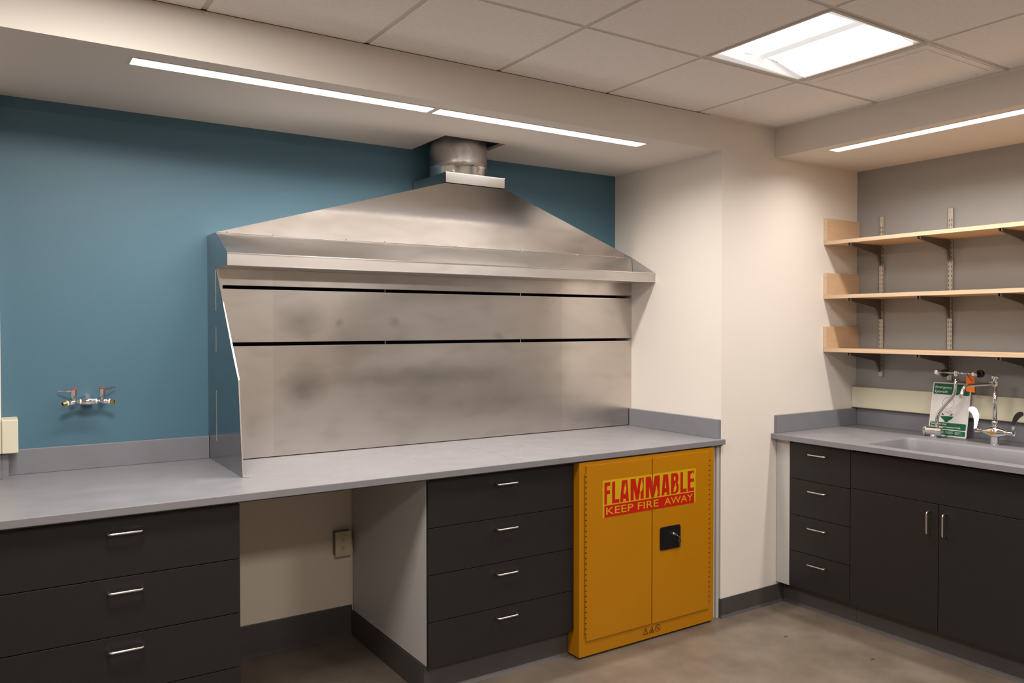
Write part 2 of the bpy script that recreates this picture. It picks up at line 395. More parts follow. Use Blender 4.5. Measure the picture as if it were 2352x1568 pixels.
strip(-2.818, -1.655, -.770, -.694, ZS, 'long glowing linear light in the left soffit, left of the duct', 0)
strip(-1.628, -.450, -.770, -.694, ZS, 'glowing linear light in the left soffit ending near the cream corner', 0)
strip(.497, .577, -2.325, -1.148, ZR, 'glowing linear light in the right soffit above the shelves', 1, .78)
strip(.497, .577, -3.53, -2.352, ZR, 'linear light in the right soffit, past the edge of the picture', 1, .78)

def troffer(i, j, label, dim=1.0, spread=180):
    x0, x1, y0, y1 = GX[i+1]+.011, GX[i]-.011, GY[j+1]+.011, GY[j]-.011
    cx, cy = (x0+x1)/2, (y0+y1)/2; z = ZC
    t = thing('ceiling_light', (cx, cy, z), label, 'ceiling light', 'square lights in the tile ceiling')
    b = nb(); f = .012
    box(b, x0, x1, y0, y0+f, z-.001, z+.05); box(b, x0, x1, y1-f, y1, z-.001, z+.05)
    box(b, x0, x0+f, y0+f, y1-f, z-.001, z+.05); box(b, x1-f, x1, y0+f, y1-f, z-.001, z+.05)
    box(b, x0, x1, y0, y1, z+.095, z+.105)
    build('frame', b, 'grid', t)
    # two curved lenses meeting at a valley; the end wedges close them
    m = nb(); n = 10; X0, X1, Y0, Y1 = x0+f, x1-f, y0+f, y1-f
    for s in (0, 1):
        a0, a1 = (X0, cx-.018) if s == 0 else (cx+.018, X1)
        rows = []
        for k in range(n+1):
            q = k/n; x = a0+(a1-a0)*q; zz = z+.004+.040*math.sin(math.pi*(q if s == 0 else 1-q)*.5)**1.5
            rows.append((x, zz))
        for (xa, za), (xb, zb) in zip(rows, rows[1:]):
            flat(m, [(xa, Y0+.03, za), (xa, Y1-.03, za), (xb, Y1-.03, zb), (xb, Y0+.03, zb)])
    build('diffuser', m, 'lens', t)
    m = nb()
    prism(m, [(cx-.018, Y0+.03, z+.045), (cx+.018, Y0+.03, z+.045), (cx, Y0+.03, z+.030)], (0, 1, 0), (Y1-Y0-.06))
    build('centre_rib', m, 'dimlens', t)
    for yy, s in ((Y0, 1), (Y1, -1)):
        m = nb(); flat(m, [(X0, yy, z+.002), (X1, yy, z+.002), (X1, yy+s*.03, z+.008), (cx, yy+s*.03, z+.050), (X0, yy+s*.03, z+.008)])
        build('end_plate', m, 'dimlens', t)
    a = area('lamp', (0, 0, .052), .50, .50, TROFFER_W*dim, spread); a.parent = t
    a.location = (0, 0, .002)
    return t
troffer(1, 1, 'square glowing ceiling light among the ceiling tiles', .5, 150)
troffer(5, 1, 'square ceiling light above and behind the left counter view', 1.5)
troffer(1, 5, 'square ceiling light behind the viewer on the right', 1.7)
troffer(5, 5, 'square ceiling light behind the viewer on the left', 1.7)

# ceiling access panel with screws
b = nb(); x0, x1, y0, y1 = GX[1]+.018, GX[0]-.03, GY[2]+.018, GY[1]-.018
ap = thing('access_panel', ((x0+x1)/2, (y0+y1)/2, ZC), 'plain metal panel with corner screws in the ceiling beside the square light', 'ceiling panel')
box(b, x0, x1, y0, y1, ZC-.0035, ZC-.0008, bev=.0008); build('panel', b, 'tile', ap)
b = nb(); box(b, x0+.045, x1-.045, y0+.03, y1-.03, ZC-.0055, ZC-.0036, bev=.0008); build('inner_panel', b, 'tile', ap)
for px in (x0+.022, x1-.022):
    for py in (y0+.09, y1-.022, ):
        b = nb(); lathe(b, [(0, 0), (.004, .0004), (.005, .0016)], (px, py, ZC-.0051), (0, 0, 1), 12); build('screw', b, 'satin', ap)
# small sprinkler cover plate
b = nb(); lathe(b, [(0, 0), (.012, .002), (.016, .010), (.03, .012), (.032, .014)], (-.005, -2.475, ZC-.0145), (0, 0, 1), 20)
tag(build('sprinkler_head', b, 'teflon'), 'tiny white sprinkler head in the ceiling near the top right', 'sprinkler')

# ================================================================== FUME HOOD
XH = -2.411; YP = -.152
hood = thing('fume_hood', (XH/2, -.15, H), 'large brushed stainless steel exhaust hood standing on the counter against the blue wall', 'fume hood')
side = [(0-.001, H+.0005), (-.582, H+.0005), (-.526, 1.337), (-.158, 1.806), (-.360, 1.806), (-.360, 1.859), (-.156, 1.962), (-.001, 1.962)]
b = nb(); prism(b, [(XH, y, z) for y, z in side], (1, 0, 0), .0015)
# turned edge along the sloping front
def hem(b, p, q, wdt=.018, th=.0022):
    (y0, z0), (y1, z1) = p, q
    prism(b, [(XH, y0, z0), (XH+wdt, y0, z0), (XH+wdt, y1, z1), (XH, y1, z1)], Vector((0, -(z1-z0), (y1-y0))).normalized(), th, mi=1)
hem(b, (-.526, 1.337), (-.582, H+.001), .005); hem(b, (-.158, 1.806), (-.526, 1.337), .006, .0018)
flat(b, [(XH, -.582, H+.0012), (XH+.024, -.600, H+.0012), (XH+.024, -.575, H+.0012), (XH, -.30, H+.0012)], mi=1)
build('side_panel', b, ['steelside', 'steeledge'], hood)
# thin bright seam on the outside of the side panel
for z0, z1 in ((1.62, 1.80), (1.44, 1.55), (1.05, 1.27)):
    b = nb(); box(b, XH-.0012, XH, -.1585, -.1572, z0, z1); build('side_seam', b, 'steeledge', hood)
TH = .0025
SL = [(1.717, 1.732), (1.463, 1.479)]
rows = [(H+.004, SL[1][0]), (SL[1][1], SL[0][0]), (SL[0][1], 1.806)]
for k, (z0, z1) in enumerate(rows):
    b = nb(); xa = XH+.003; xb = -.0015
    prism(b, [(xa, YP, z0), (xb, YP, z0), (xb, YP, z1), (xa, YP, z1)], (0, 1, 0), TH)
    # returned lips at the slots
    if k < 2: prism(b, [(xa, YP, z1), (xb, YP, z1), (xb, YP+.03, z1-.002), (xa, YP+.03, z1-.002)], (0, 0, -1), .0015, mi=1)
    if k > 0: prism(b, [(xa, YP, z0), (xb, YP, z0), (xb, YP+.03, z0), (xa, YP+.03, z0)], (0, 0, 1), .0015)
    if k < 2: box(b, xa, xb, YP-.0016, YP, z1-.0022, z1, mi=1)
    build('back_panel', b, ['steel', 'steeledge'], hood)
for x in (-1.606, -.803):
    for z0, z1 in SL:
        b = nb(); box(b, x-.003, x+.003, YP+.002, YP+.03, z0, z1); build('slot_divider', b, 'steelside', hood)
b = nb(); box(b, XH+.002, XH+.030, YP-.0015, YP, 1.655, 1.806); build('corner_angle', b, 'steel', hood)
b = nb(); box(b, XH+.004, -.002, -.012, -.004, H+.01, 1.95); build('rear_liner', b, 'dark', hood)
# sloping front, lip
b = nb()
prism(b, [(XH+.0017, y, z) for y, z in ((YP, 1.8065), (-.358, 1.8065), (-.358, 1.858), (-.1555, 1.9605), (YP, 1.9605))], (1, 0, 0), -XH-.0035)
build('front_lip', b, 'steelband', hood)
b = nb(); box(b, XH+.001, -.002, -.3605, -.3580, 1.856, 1.860); box(b, XH+.001, -.002, -.3600, -.3560, 1.8060, 1.8085)
prism(b, [(XH+.001, -.1555, 1.9620), (-.002, -.1555, 1.9620), (-.002, -.1585, 1.9600), (XH+.001, -.1585, 1.9600)], (0, 0, 1), .0012)
build('lip_edge', b, 'steeledge', hood)
b = nb(); prism(b, [(-.0020, -.1560, 1.9606), (-.175, -.3575, 1.8586), (-.0020, -.3575, 1.8586)], (0, -.452, .892), .0010); build('end_gusset', b, 'steelside', hood)
b = nb(); sweep(b, [(-.0035, -.1590, 1.9600), (-.1755, -.3580, 1.8596)], .0009, 6); build('end_seam', b, 'dark', hood)
# sloping plenum from slot depth to the square collar
b = nb(); t = bmesh.new(); e = .0015
B = [(XH+e, -.157, 1.962), (-e, -.157, 1.962), (-e, -.002, 1.962), (XH+e, -.002, 1.962)]
T = [(HX0+.004, -.360, 2.2465), (HX1-.004, -.360, 2.2465), (HX1-.004, -.003, 2.2465), (HX0+.004, -.003, 2.2465)]
vb = [t.verts.new(p) for p in B]; vt = [t.verts.new(p) for p in T]
for k in range(4): t.faces.new((vb[k], vb[(k+1) % 4], vt[(k+1) % 4], vt[k]))
t.faces.new(vb[::-1]); t.faces.new(vt); bmesh.ops.recalc_face_normals(t, faces=t.faces[:]); merge(b, t)
build('canopy', b, 'steelcanopy', hood)
b = nb(); X0, X1, Y0, Y1 = HX0+.004, HX1-.004, -.3625, -.003
box(b, X0, X1, Y0, Y0+.002, 2.2475, 2.300); box(b, X0, X0+.002, Y0, Y1, 2.2475, 2.300); box(b, X1-.002, X1, Y0, Y1, 2.2475, 2.300)
box(b, X0, X1, Y1-.002, Y1, 2.2475, 2.300); box(b, X0, X1, Y0, Y1, 2.2475, 2.250)
box(b, X0-.0008, X1+.0008, Y0-.0008, Y0+.002, 2.2985, 2.3008, mi=1)
build('collar', b, ['steelcanopy', 'steeledge'], hood)
for x in (-2.36, -2.156, -1.807, -1.606, -1.208, -.803, -.42, -.12):
    b = nb(); lathe(b, [(.0038, 0), (.0038, .001), (.0026, .0026), (0, .003)], (x, -.163, 1.9575), (0, -.42, .9), 12); build('screw', b, 'satin', hood)
# duct
duct = thing('exhaust_duct', (-1.211, -.183, 2.25), 'round metal duct rising from the hood into the ceiling opening', 'duct')
b = nb(); lathe(b, [(.1475, .105), (.149, .107), (.1495, .125), (.149, .15), (.1485, .30), (.1485, .46)], (-1.211, -.183, 2.25), (0, 0, 1), 56)
build('pipe', b, 'galv', duct)
b = nb(); lathe(b, [(.1480, .001), (.1480, .098), (.1505, .102), (.152, .106), (.1505, .110), (.1470, .112)], (-1.211, -.183, 2.25), (0, 0, 1), 56)
build('lower_sleeve', b, 'bandmetal', duct)

# ================================================================== LEFT COUNTER
def counter_slab(b, x0, x1, y0, y1): box(b, x0, x1, y0, y1, H-CT, H, bev=.0025)
ct = thing('countertop', (-1.6, -.45, H), 'long grey epoxy countertop running along the blue wall under the steel hood', 'countertop')
b = nb(); counter_slab(b, RX0+.002, .006, YF, -.001); build('slab', b, 'counter', ct)
b = nb(); box(b, XL+.002, XH-.001, -.020, -.001, H+.0003, H+.1015, bev=.0015); build('backsplash', b, 'splash', ct)
b = nb(); box(b, -4.6, XL, -.095, -.0765, H+.0003, H+.096, bev=.0015); box(b, XL+.0005, XL+.022, -.095, -.0205, H+.0003, H+.096); build('backsplash', b, 'splash', ct)
b = nb(); box(b, -.020, -.001, -D+.001, YP-.004, H+.0003, H+.1015, bev=.0015); build('end_splash', b, 'splash', ct)
b = nb(); box(b, -1.268, -1.2665, YF+.002, YP, H, H+.0004); build('seam', b, 'splash', ct)
b = nb(); box(b, -3.6, -.01, YF+.006, YF+.012, H-CT-.0035, H-CT+.001); build('under_edge', b, 'dark', ct)

# handles: bent wire pulls
def pull_y(cx, y, z, half=.0525, proj=.031, r=.0040):
    b = nb(); sweep(b, fillet([(cx-half, y, z), (cx-half, y-proj, z), (cx+half, y-proj, z), (cx+half, y, z)], .011), r, 12); return b
ZROW = [(.7125, .9095), (.5155, .7095), (.3185, .5125), (.1265, .3155)]
def drawer_unit(x0, x1, label):
    """drawer fronts face -y"""
    yf = -.842; t = thing('drawer_cabinet', ((x0+x1)/2, -.42, 0), label, 'drawer cabinet', 'four-drawer cabinets under the left counter')
    b = nb(); box(b, x0, x1, yf+.0215, -.022, .128, H-CT-.004, bev=.001); build('body', b, 'carcass', t)
    b = nb(); box(b, x0+.001, x1-.001, -.792, -.03, .0, .127); box(b, x0-.001, x1, -.800, -.792, 0, .127)
    prism(b, [(x0, -.800, .014), (x0, -.812, 0), (x0, -.800, 0)], (1, 0, 0), x1-x0)
    build('toe_kick', b, 'rubber', t)
    for z0, z1 in ZROW:
        b = nb(); box(b, x0+.001, x1-.001, yf, yf+.0195, z0, z1, bev=.0009)
        d = build('drawer', b, 'charcoal', t)
        build('handle', pull_y((x0+x1)/2, yf+.001, z0+.1515), 'satin', d)
    return t
u1 = drawer_unit(-3.247, -2.488, 'charcoal four-drawer cabinet under the left end of the counter, cut by the picture edge')
u2 = drawer_unit(-1.727, -.968, 'charcoal four-drawer cabinet between the open bay and the yellow cabinet')
# covered side of the middle cabinet, facing the open bay: rubber base along it
b = nb(); box(b, -1.733, -1.7285, -.795, -.010, 0, .126, bev=.001); build('side_base', b, 'rubber', u2)

# outlet box in the knee bay
ob = thing('outlet_box', (-1.79, -.02, .475), 'almond duplex electrical outlet box on the wall in the open bay under the counter', 'outlet')
b = nb(); box(b, -1.826, -1.748, -.044, -.001, .420, .536, bev=.002); build('box', b, 'boxmetal', ob)
b = nb(); box(b, -1.829, -1.7455, -.050, -.0445, .417, .539, bev=.0018); pl = build('cover_plate', b, 'almond', ob)
for zc in (.500, .458):
    b = nb(); box(b, -1.804, -1.770, -.0518, -.0498, zc-.015, zc+.015, bev=.0009)
    build('socket', b, 'almond', ob)
    b = nb()
    for px, hh in ((-1.794, .008), (-1.781, .0065)): box(b, px-.0013, px+.0013, -.0524, -.0516, zc-.001, zc-.001+hh)
    lathe(b, [(.0028, 0), (.0028, .0008)], (-1.7875, -.0516, zc-.008), (0, -1, 0), 10); build('slots', b, 'black', ob)
b = nb(); textmesh(b, '20 A', (-1.798, -.0503, .523), (1, 0, 0), (0, 0, 1), .008, ext=.0002); build('marking', b, 'boxmetal', ob)

# raceway box at the left edge
b = nb(); rb = thing('raceway_box', (-3.19, -.06, 1.12), 'ivory electrical raceway box on the wall at the left picture edge', 'raceway')
box(b, -3.60, -3.205, -.122, -.0765, 1.056, 1.185, bev=.003); build('cover', b, 'ivory', rb)
b = nb(); box(b, -3.205, -3.150, -.126, -.001, 1.0568, 1.188, bev=.003); build('end_cap', b, 'ivory', rb)
b = nb(); box(b, -3.236, -3.226, -.1226, -.1215, 1.118, 1.1215); build('mark', b, 'boxmetal', rb)

# ------------------------------------------------------------------ double valve on blue wall
vx, vz = -2.900, 1.240
wv = thing('wall_faucet', (vx, -.001, vz), 'chrome double valve with brass outlets and lever handles on the blue wall', 'faucet')
b = nb(); lathe(b, [(.0275, 0), (.0275, .005), (.0255, .014), (.0215, .026), (.016, .038), (.0135, .048), (.0135, .055)], (vx, -.001, vz+.004), (0, -1, 0), 28); build('wall_flange', b, 'chrome', wv)
b = nb(); sweep(b, [(vx-.050, -.060, vz), (vx-.030, -.060, vz), (vx-.020, -.060, vz), (vx, -.060, vz+.001), (vx+.020, -.060, vz), (vx+.030, -.060, vz), (vx+.050, -.060, vz)],
                [.0085, .0085, .0130, .0155, .0130, .0085, .0085], 20); build('body', b, 'chrome', wv)
for s in (-1, 1):
    b = nb(); lathe(b, [(.0098, 0), (.0112, .001), (.0112, .005), (.0098, .006)], (vx+s*.026, -.060, vz), (s, 0, 0), 20); build('washer', b, 'teflon', wv)
    tip = Vector((vx+s*.090, -.078, vz-.004))
    b = nb(); sweep(b, [(vx+s*.040, -.060, vz), (vx+s*.055, -.062, vz), tip-Vector((s*.014, -.006, 0))], [.0095, .0105, .0092], 20); build('valve_arm', b, 'chrome', wv)
    b = nb(); dv = (tip-Vector((vx+s*.055, -.062, vz))).normalized()
    lathe(b, [(.0088, 0), (.0112, .001), (.0112, .004), (.009, .005)], tip-dv*.016, dv, 20); build('washer', b, 'teflon', wv)
    b = nb(); lathe(b, [(.0086, 0), (.0090, .016), (.0072, .016), (.0068, .004), (0, .004)], tip-dv*.011, dv, 20); build('outlet', b, 'brass', wv)
    hx = vx+s*.052
    b = nb(); lathe(b, [(.006, 0), (.006, .010), (.0108, .012), (.0118, .020), (.0116, .047), (.0105, .048)], (hx, -.060, vz+.004), (0, 0, 1), 20); kn = build('handle_hub', b, 'chrome', wv)
    b = nb(); lathe(b, [(.0114, 0), (.0116, .002), (.0100, .0036), (0, .004)], (hx, -.060, vz+.052), (0, 0, 1), 20); build('red_cap', b, 'red', kn)
    b = nb(); z = vz+.046+(.004 if s > 0 else 0)
    prism(b, [(hx+s*.005, -.052, z-.002), (hx+s*.018, -.045, z-.005), (hx+s*.034, -.036, z-.003), (hx+s*.054, -.026, z+.001+.003*s), (hx+s*.055, -.0255, z+.005+.003*s), (hx+s*.030, -.038, z+.005), (hx+s*.005, -.052, z+.003)], Vector((s*.35, .93, .1)), .003)
    build('lever', b, 'chrome', kn)

# ================================================================== FLAMMABLE CABINET
FX0, FX1, FYF = -.966, -.0755, -.882
fc = thing('safety_cabinet', ((FX0+FX1)/2, -.6, 0), 'yellow steel two-door flammable storage cabinet under the counter', 'cabinet')
b = nb(); box(b, FX0, FX1, FYF, -.30, .010, .919, bev=.002); build('body', b, 'yellow', fc)
b = nb(); box(b, FX0+.01, FX1-.01, FYF+.012, -.31, .0, .010); build('plinth', b, 'dark', fc)
DX = [(-.929, -.5195), (-.5145, -.1185)]; DZ0, DZ1 = .082, .903; DY = FYF-.0065
doors = []
for k, (x0, x1) in enumerate(DX):
    b = nb(); box(b, x0, x1, DY, FYF-.0008, DZ0+(-.002 if k else 0), DZ1-(.0 if k else 0), bev=.0012)
    doors.append(build('door', b, 'yellow', fc))
b = nb(); box(b, -.5190, -.5150, FYF-.0010, FYF-.0004, DZ0, DZ1); build('door_gap', b, 'ink', fc)
for k, x in enumerate((-.9325, -.1155)):
    b = nb(); lathe(b, [(.0030, 0), (.0030, .76)], (x, DY+.0025, .105), (0, 0, 1), 10)
    n = 30
    for q in range(n): box(b, x-.0034, x+.0034, DY-.0009, DY+.001, .105+.76*(q+.45)/n, .105+.76*(q+.55)/n+.002, mi=1)
    build('hinge', b, ['yellow', 'ink'], doors[k])
# warning sticker, cut at the door gap
LY = DY-.0006
def P(x, z, lift=0): return (x, LY-lift, z)
lx0, lx1, lz0, lz1, lzm = -.833, -.2175, .6475, .8235, .704
def sticker():
    b = nb()
    box(b, lx0, lx1, LY, LY+.0005, lz0, lz1)
    box(b, -.822, -.228, LY-.0003, LY+.0001, lz0+.0005, lzm, mi=1)
    z0, z1 = .7095, .8135; hgt = z1-z0
    def poly(pts, mi=1, lift=.0003, xa=0, xb=1):
        prism(b, [P(xa+(xb-xa)*u, z0+hgt*v, lift) for u, v in pts], (0, 1, 0), .0002, mi)
    def F(a, c): poly([(0, 0), (.42, 0), (.42, 1), (0, 1)], 1, .0003, a, c); poly([(.42, .83), (1, .83), (1, 1), (.42, 1)], 1, .0003, a, c); poly([(.42, .46), (.96, .46), (.96, .63), (.42, .63)], 1, .0003, a, c)
    def Lt(a, c): poly([(0, 0), (.42, 0), (.42, 1), (0, 1)], 1, .0003, a, c); poly([(.42, 0), (1, 0), (1, .17), (.42, .17)], 1, .0003, a, c)
    def A(a, c):
        poly([(0, 0), (.34, 0), (.50, .74), (.50, 1), (.20, 1)], 1, .0003, a, c); poly([(.66, 0), (1, 0), (.80, 1), (.50, 1), (.50, .74)], 1, .0003, a, c)
        poly([(.30, .14), (.70, .14), (.62, .34), (.38, .34)], 1, .0005, a, c)
    def Mm(a, c):
        poly([(0, 0), (.24, 0), (.24, 1), (0, 1)], 1, .0003, a, c); poly([(.76, 0), (1, 0), (1, 1), (.76, 1)], 1, .0003, a, c)
        poly([(.10, 1), (.36, 1), (.62, 0), (.40, 0)], 1, .0004, a, c); poly([(.64, 1), (.90, 1), (.60, 0), (.38, 0)], 1, .00055, a, c)
    def Bb(a, c):
        o = [(0, 0), (.62, 0), (.84, .05), (.96, .14), (1, .27), (.97, .40), (.86, .50), (.84, .54), (.93, .62), (.96, .75), (.92, .89), (.80, .97), (.60, 1), (0, 1)]
        poly(o, 1, .0003, a, c)
        poly([(.36, .64), (.56, .64), (.56, .82), (.36, .82)], 0, .0006, a, c)
    def Ee(a, c):
        poly([(0, 0), (.44, 0), (.44, 1), (0, 1)], 1, .0003, a, c)
        for q0, q1 in ((0, .17), (.45, .61), (.85, 1)): poly([(.44, q0), (1, q0), (1, q1), (.44, q1)], 1, .0003, a, c)
    def flame(xc, zc, wd, ht):
        o = [(-.5, -.5), (-.45, -.1), (-.15, .15), (-.02, .3), (.05, .5), (.18, .3), (.12, .05), (.35, .2), (.30, -.05), (.48, 0), (.25, -.3), (.02, -.45)]
        prism(b, [P(xc+wd*u, zc+ht*v, .0007) for u, v in o], (0, 1, 0), .0002, 0)
    F(-.822, -.786); Lt(-.775, -.730); A(-.725, -.669); Mm(-.659, -.574); Mm(-.561, -.468); A(-.455, -.401); Bb(-.391, -.337); Lt(-.326, -.282); Ee(-.275, -.229)
    flame(-.694, .775, .018, .055); flame(-.588, .780, .022, .070); flame(-.490, .735, .022, .065); flame(-.362, .742, .022, .048); flame(-.240, .800, .010, .018)
    # lower line
    def word(s, xa, xb, zb=.6600, hh=.0345):
        t = nb(); textmesh(t, s, (0, LY-.0003, zb), (1, 0, 0), (0, 0, 1), .046, mi=2, ext=.0002)
        xs = [v.co.x for v in t.verts]; zs = [v.co.z for v in t.verts]; a, c, e, f = min(xs), max(xs), min(zs), max(zs)
        for v in t.verts: v.co.x = xa+(v.co.x-a)/(c-a)*(xb-xa); v.co.z = zb+(v.co.z-e)/(f-e)*hh
        for f_ in t.faces: f_.material_index = 2
        merge(b, t)
    word('KEEP', -.811, -.641); word('FIRE', -.612, -.476); word('AWAY', -.436, -.238)
    return b
for k, (x0, x1) in enumerate(DX):
    b = sticker(); cutx = x1-.0008 if k == 0 else x0+.0008
    bmesh.ops.bisect_plane(b, geom=b.verts[:]+b.edges[:]+b.faces[:], plane_co=(cutx, 0, 0), plane_no=(1, 0, 0), clear_outer=(k == 0), clear_inner=(k == 1))
    o = build('warning_sticker', b, ['label_y', 'label_r', 'label_y'], doors[k])
    o['label'] = 'yellow and red sticker reading FLAMMABLE KEEP FIRE AWAY'
# nameplate
b = nb(); box(b, -.1815, -.1435, FYF-.0012, FYF-.0002, .872, .896, mi=0); box(b, -.174, -.151, FYF-.0016, FYF-.0010, .883, .889, mi=1)
box(b, -.177, -.148, FYF-.0016, FYF-.0010, .876, .8775, mi=2)
build('nameplate', b, ['black', 'white', 'boxmetal'], fc)
# hazard marks on the base rail
def ring(b, cx, cz, ro, ri, y, n=28):
    for k in range(n):
        a0, a1 = 2*math.pi*k/n, 2*math.pi*(k+1)/n
        flat(b, [(cx+ro*math.cos(a0), y, cz+ro*math.sin(a0)), (cx+ri*math.cos(a0), y, cz+ri*math.sin(a0)), (cx+ri*math.cos(a1), y, cz+ri*math.sin(a1)), (cx+ro*math.cos(a1), y, cz+ro*math.sin(a1))])
def tri(b, cx, z0, w, h, y, th=.0026):
    o = [Vector((cx-w/2, y, z0)), Vector((cx+w/2, y, z0)), Vector((cx, y, z0+h))]; c = (o[0]+o[1]+o[2])/3
    i = [c+(p-c)*(1-th/(.29*h)) for p in o]
    for k in range(3): flat(b, [o[k], o[(k+1) % 3], i[(k+1) % 3], i[k]])
y = FYF-.0006
b = nb(); tri(b, -.553, .034, .036, .033, y); box(b, -.5542, -.5518, y, y+.0003, .046, .057); box(b, -.5542, -.5518, y, y+.0003, .0395, .0425); build('hazard_mark', b, 'ink', fc)
b = nb(); tri(b, -.513, .034, .036, .033, y); prism(b, [(-.520, y, .040), (-.508, y, .040), (-.505, y, .047), (-.510, y, .051), (-.513, y, .046), (-.516, y, .048)], (0, 1, 0), .0003); build('hazard_mark', b, 'ink', fc)
b = nb(); ring(b, -.472, .0505, .0175, .0149, y); prism(b, [(-.484, y, .061), (-.486, y, .059), (-.460, y, .040), (-.458, y, .042)], (0, 1, 0), .0003); box(b, -.4735, -.4705, y, y+.0003, .041, .058); build('hazard_mark', b, 'ink', fc)
# recessed paddle latch
b = nb(); lx0_, lx1_, z0, z1 = -.4665, -.3265, .4365, .5515
t = nb(); box(t, lx0_, lx1_, DY-.0040, DY-.0002, z0, z1)
vert = [e for e in t.edges if abs(e.verts[0].co.y-e.verts[1].co.y) > .002]
bmesh.ops.bevel(t, geom=vert, offset=.012, segments=5, affect='EDGES', profile=.5); merge(b, t)
la = build('latch', b, 'black', doors[1])
b = nb(); box(b, lx0_+.020, lx1_-.052, DY-.0075, DY-.0035, z0+.022, z1-.018, bev=.0015); box(b, lx0_+.014, lx1_-.014, DY-.0055, DY-.0038, z0+.010, z0+.018, bev=.0008)
box(b, lx0_+.010, lx0_+.013, DY-.0052, DY-.0038, z0+.016, z1-.014); box(b, lx0_+.012, lx1_-.012, DY-.0052, DY-.0038, z1-.013, z1-.010)
build('paddle', b, 'black', doors[1])
b = nb(); lathe(b, [(.0085, 0), (.0085, .006), (.0060, .010), (.0060, .014)], (-.377, DY-.0040, .510), (0, -1, 0), 18); build('lock', b, 'chrome', doors[1])
ky = thing('key', (-.377, DY-.018, .510), 'small keys hanging from the lock of the yellow cabinet', 'key')
b = nb(); box(b, -.3785, -.3755, DY-.030, DY-.012, .505, .515, bev=.0008); sweep(b, fillet([(-.3745, DY-.026, .508), (-.362, DY-.026, .500), (-.3535, DY-.024, .497), (-.350, DY-.020, .487)], .004), .0014, 8); build('inserted_key', b, 'chrome', ky)
b = nb(); t = nb(); lathe(t, [(.0095, 0), (.0095, .0022)], (-.3495, DY-.020, .4735), (0, -1, 0), 20); merge(b, t)
prism(b, [(-.353, DY-.0222, .466), (-.346, DY-.0222, .466), (-.347, DY-.0222, .438), (-.3495, DY-.0222, .434), (-.352, DY-.0222, .440)], (0, 1, 0), .0018); build('spare_key', b, 'satin', ky)

# light end panels right of the yellow cabinet
ep = thing('filler_panel', (-.03, -.7, 0), 'narrow light grey filler panel between the yellow cabinet and the cream corner', 'panel')
b = nb(); box(b, -.0725, -.028, -.845, -.827, .0, H-CT-.002, bev=.001); build('face', b, 'carcass', ep)
b = nb(); box(b, -.027, -.0075, -.856, -.60, .0, H-CT-.002, bev=.001); build('end_stile', b, 'carcass', ep)

# ================================================================== RIGHT COUNTER WITH SINK
CX0 = .400; YR1 = -3.7; XS = XG-.021
rc = thing('sink_countertop', (.8, -2.0, H), 'grey epoxy countertop with moulded sink along the grey wall', 'countertop')
SX0, SX1, SY0, SY1 = .478, .888, -2.62, -1.372
def rrect(x0, x1, y0, y1, r, z, n=8):
    o = []
    for cx, cy, a in ((x1-r, y1-r, 0), (x0+r, y1-r, 90), (x0+r, y0+r, 180), (x1-r, y0+r, 270)):
        for k in range(n+1):
            t = math.radians(a+90*k/n); o.append(Vector((cx+r*math.cos(t), cy+r*math.sin(t), z)))
    return o
b = bmesh.new()
outer = [Vector(p) for p in ((CX0, YR1, H), (XG-.001, YR1, H), (XG-.001, -D-.001, H), (CX0, -D-.001, H))]
ov = [b.verts.new(p) for p in outer]; oe = [b.edges.new((ov[k], ov[(k+1) % 4])) for k in range(4)]
L0 = [b.verts.new(p) for p in rrect(SX0-.012, SX1+.012, SY0-.012, SY1+.012, .062, H)]
le = [b.edges.new((L0[k], L0[(k+1) % len(L0)])) for k in range(len(L0))]
bmesh.ops.triangle_fill(b, use_beauty=True, edges=oe+le, normal=(0, 0, 1))
prev = L0
for off, dz, r in ((.009, -.0012, .060), (.004, -.004, .058), (0, -.010, .055), (-.004, -.10, .050), (-.006, -.185, .048), (-.012, -.200, .044), (-.03, -.208, .03)):
    cur = [b.verts.new(p) for p in rrect(SX0-off, SX1+off, SY0-off, SY1+off, r, H+dz)]
    for k in range(len(cur)):
        f = b.faces.new((prev[k], prev[(k+1) % len(cur)], cur[(k+1) % len(cur)], cur[k])); f.smooth = True
    prev = cur
b.faces.new(prev)
# skirt of the slab
lo = [b.verts.new(p-Vector((0, 0, CT))) for p in outer]
for k in range(4): b.faces.new((ov[k], ov[(k+1) % 4], lo[(k+1) % 4], lo[k]))
le2 = [e for e in [b.edges.get((lo[k], lo[(k+1) % 4])) for k in range(4)]]
bmesh.ops.recalc_face_normals(b, faces=b.faces[:])
fe = [e for e in b.edges if e.verts[0] in ov and e.verts[1] in ov and len(e.link_faces) == 2]
bmesh.ops.bevel(b, geom=fe, offset=.0025, segments=2, affect='EDGES', profile=.5)
sl = build('slab', b, 'counter', rc)
b = nb(); box(b, CX0+.004, SX0-.02, YR1, -D-.003, H-CT-.001, H-CT); box(b, SX1+.03, XG-.003, YR1, -D-.003, H-CT-.001, H-CT); build('underside', b, 'counter', rc)
b = nb(); lathe(b, [(.045, 0), (.045, .003), (.036, .004), (.030, .001), (0, .001)], ((SX0+SX1)/2, -2.0, H-.208), (0, 0, 1), 28); build('drain', b, 'chrome', rc)
b = nb(); box(b, XG-.020, XG-.001, YR1, -D-.022, H+.0003, H+.103, bev=.0015); build('backsplash', b, 'splash', rc)
b = nb(); box(b, XB+.003, XG-.001, -D-.020, -D-.001, H+.0003, H+.0995, bev=.0015); build('end_splash', b, 'splash', rc)

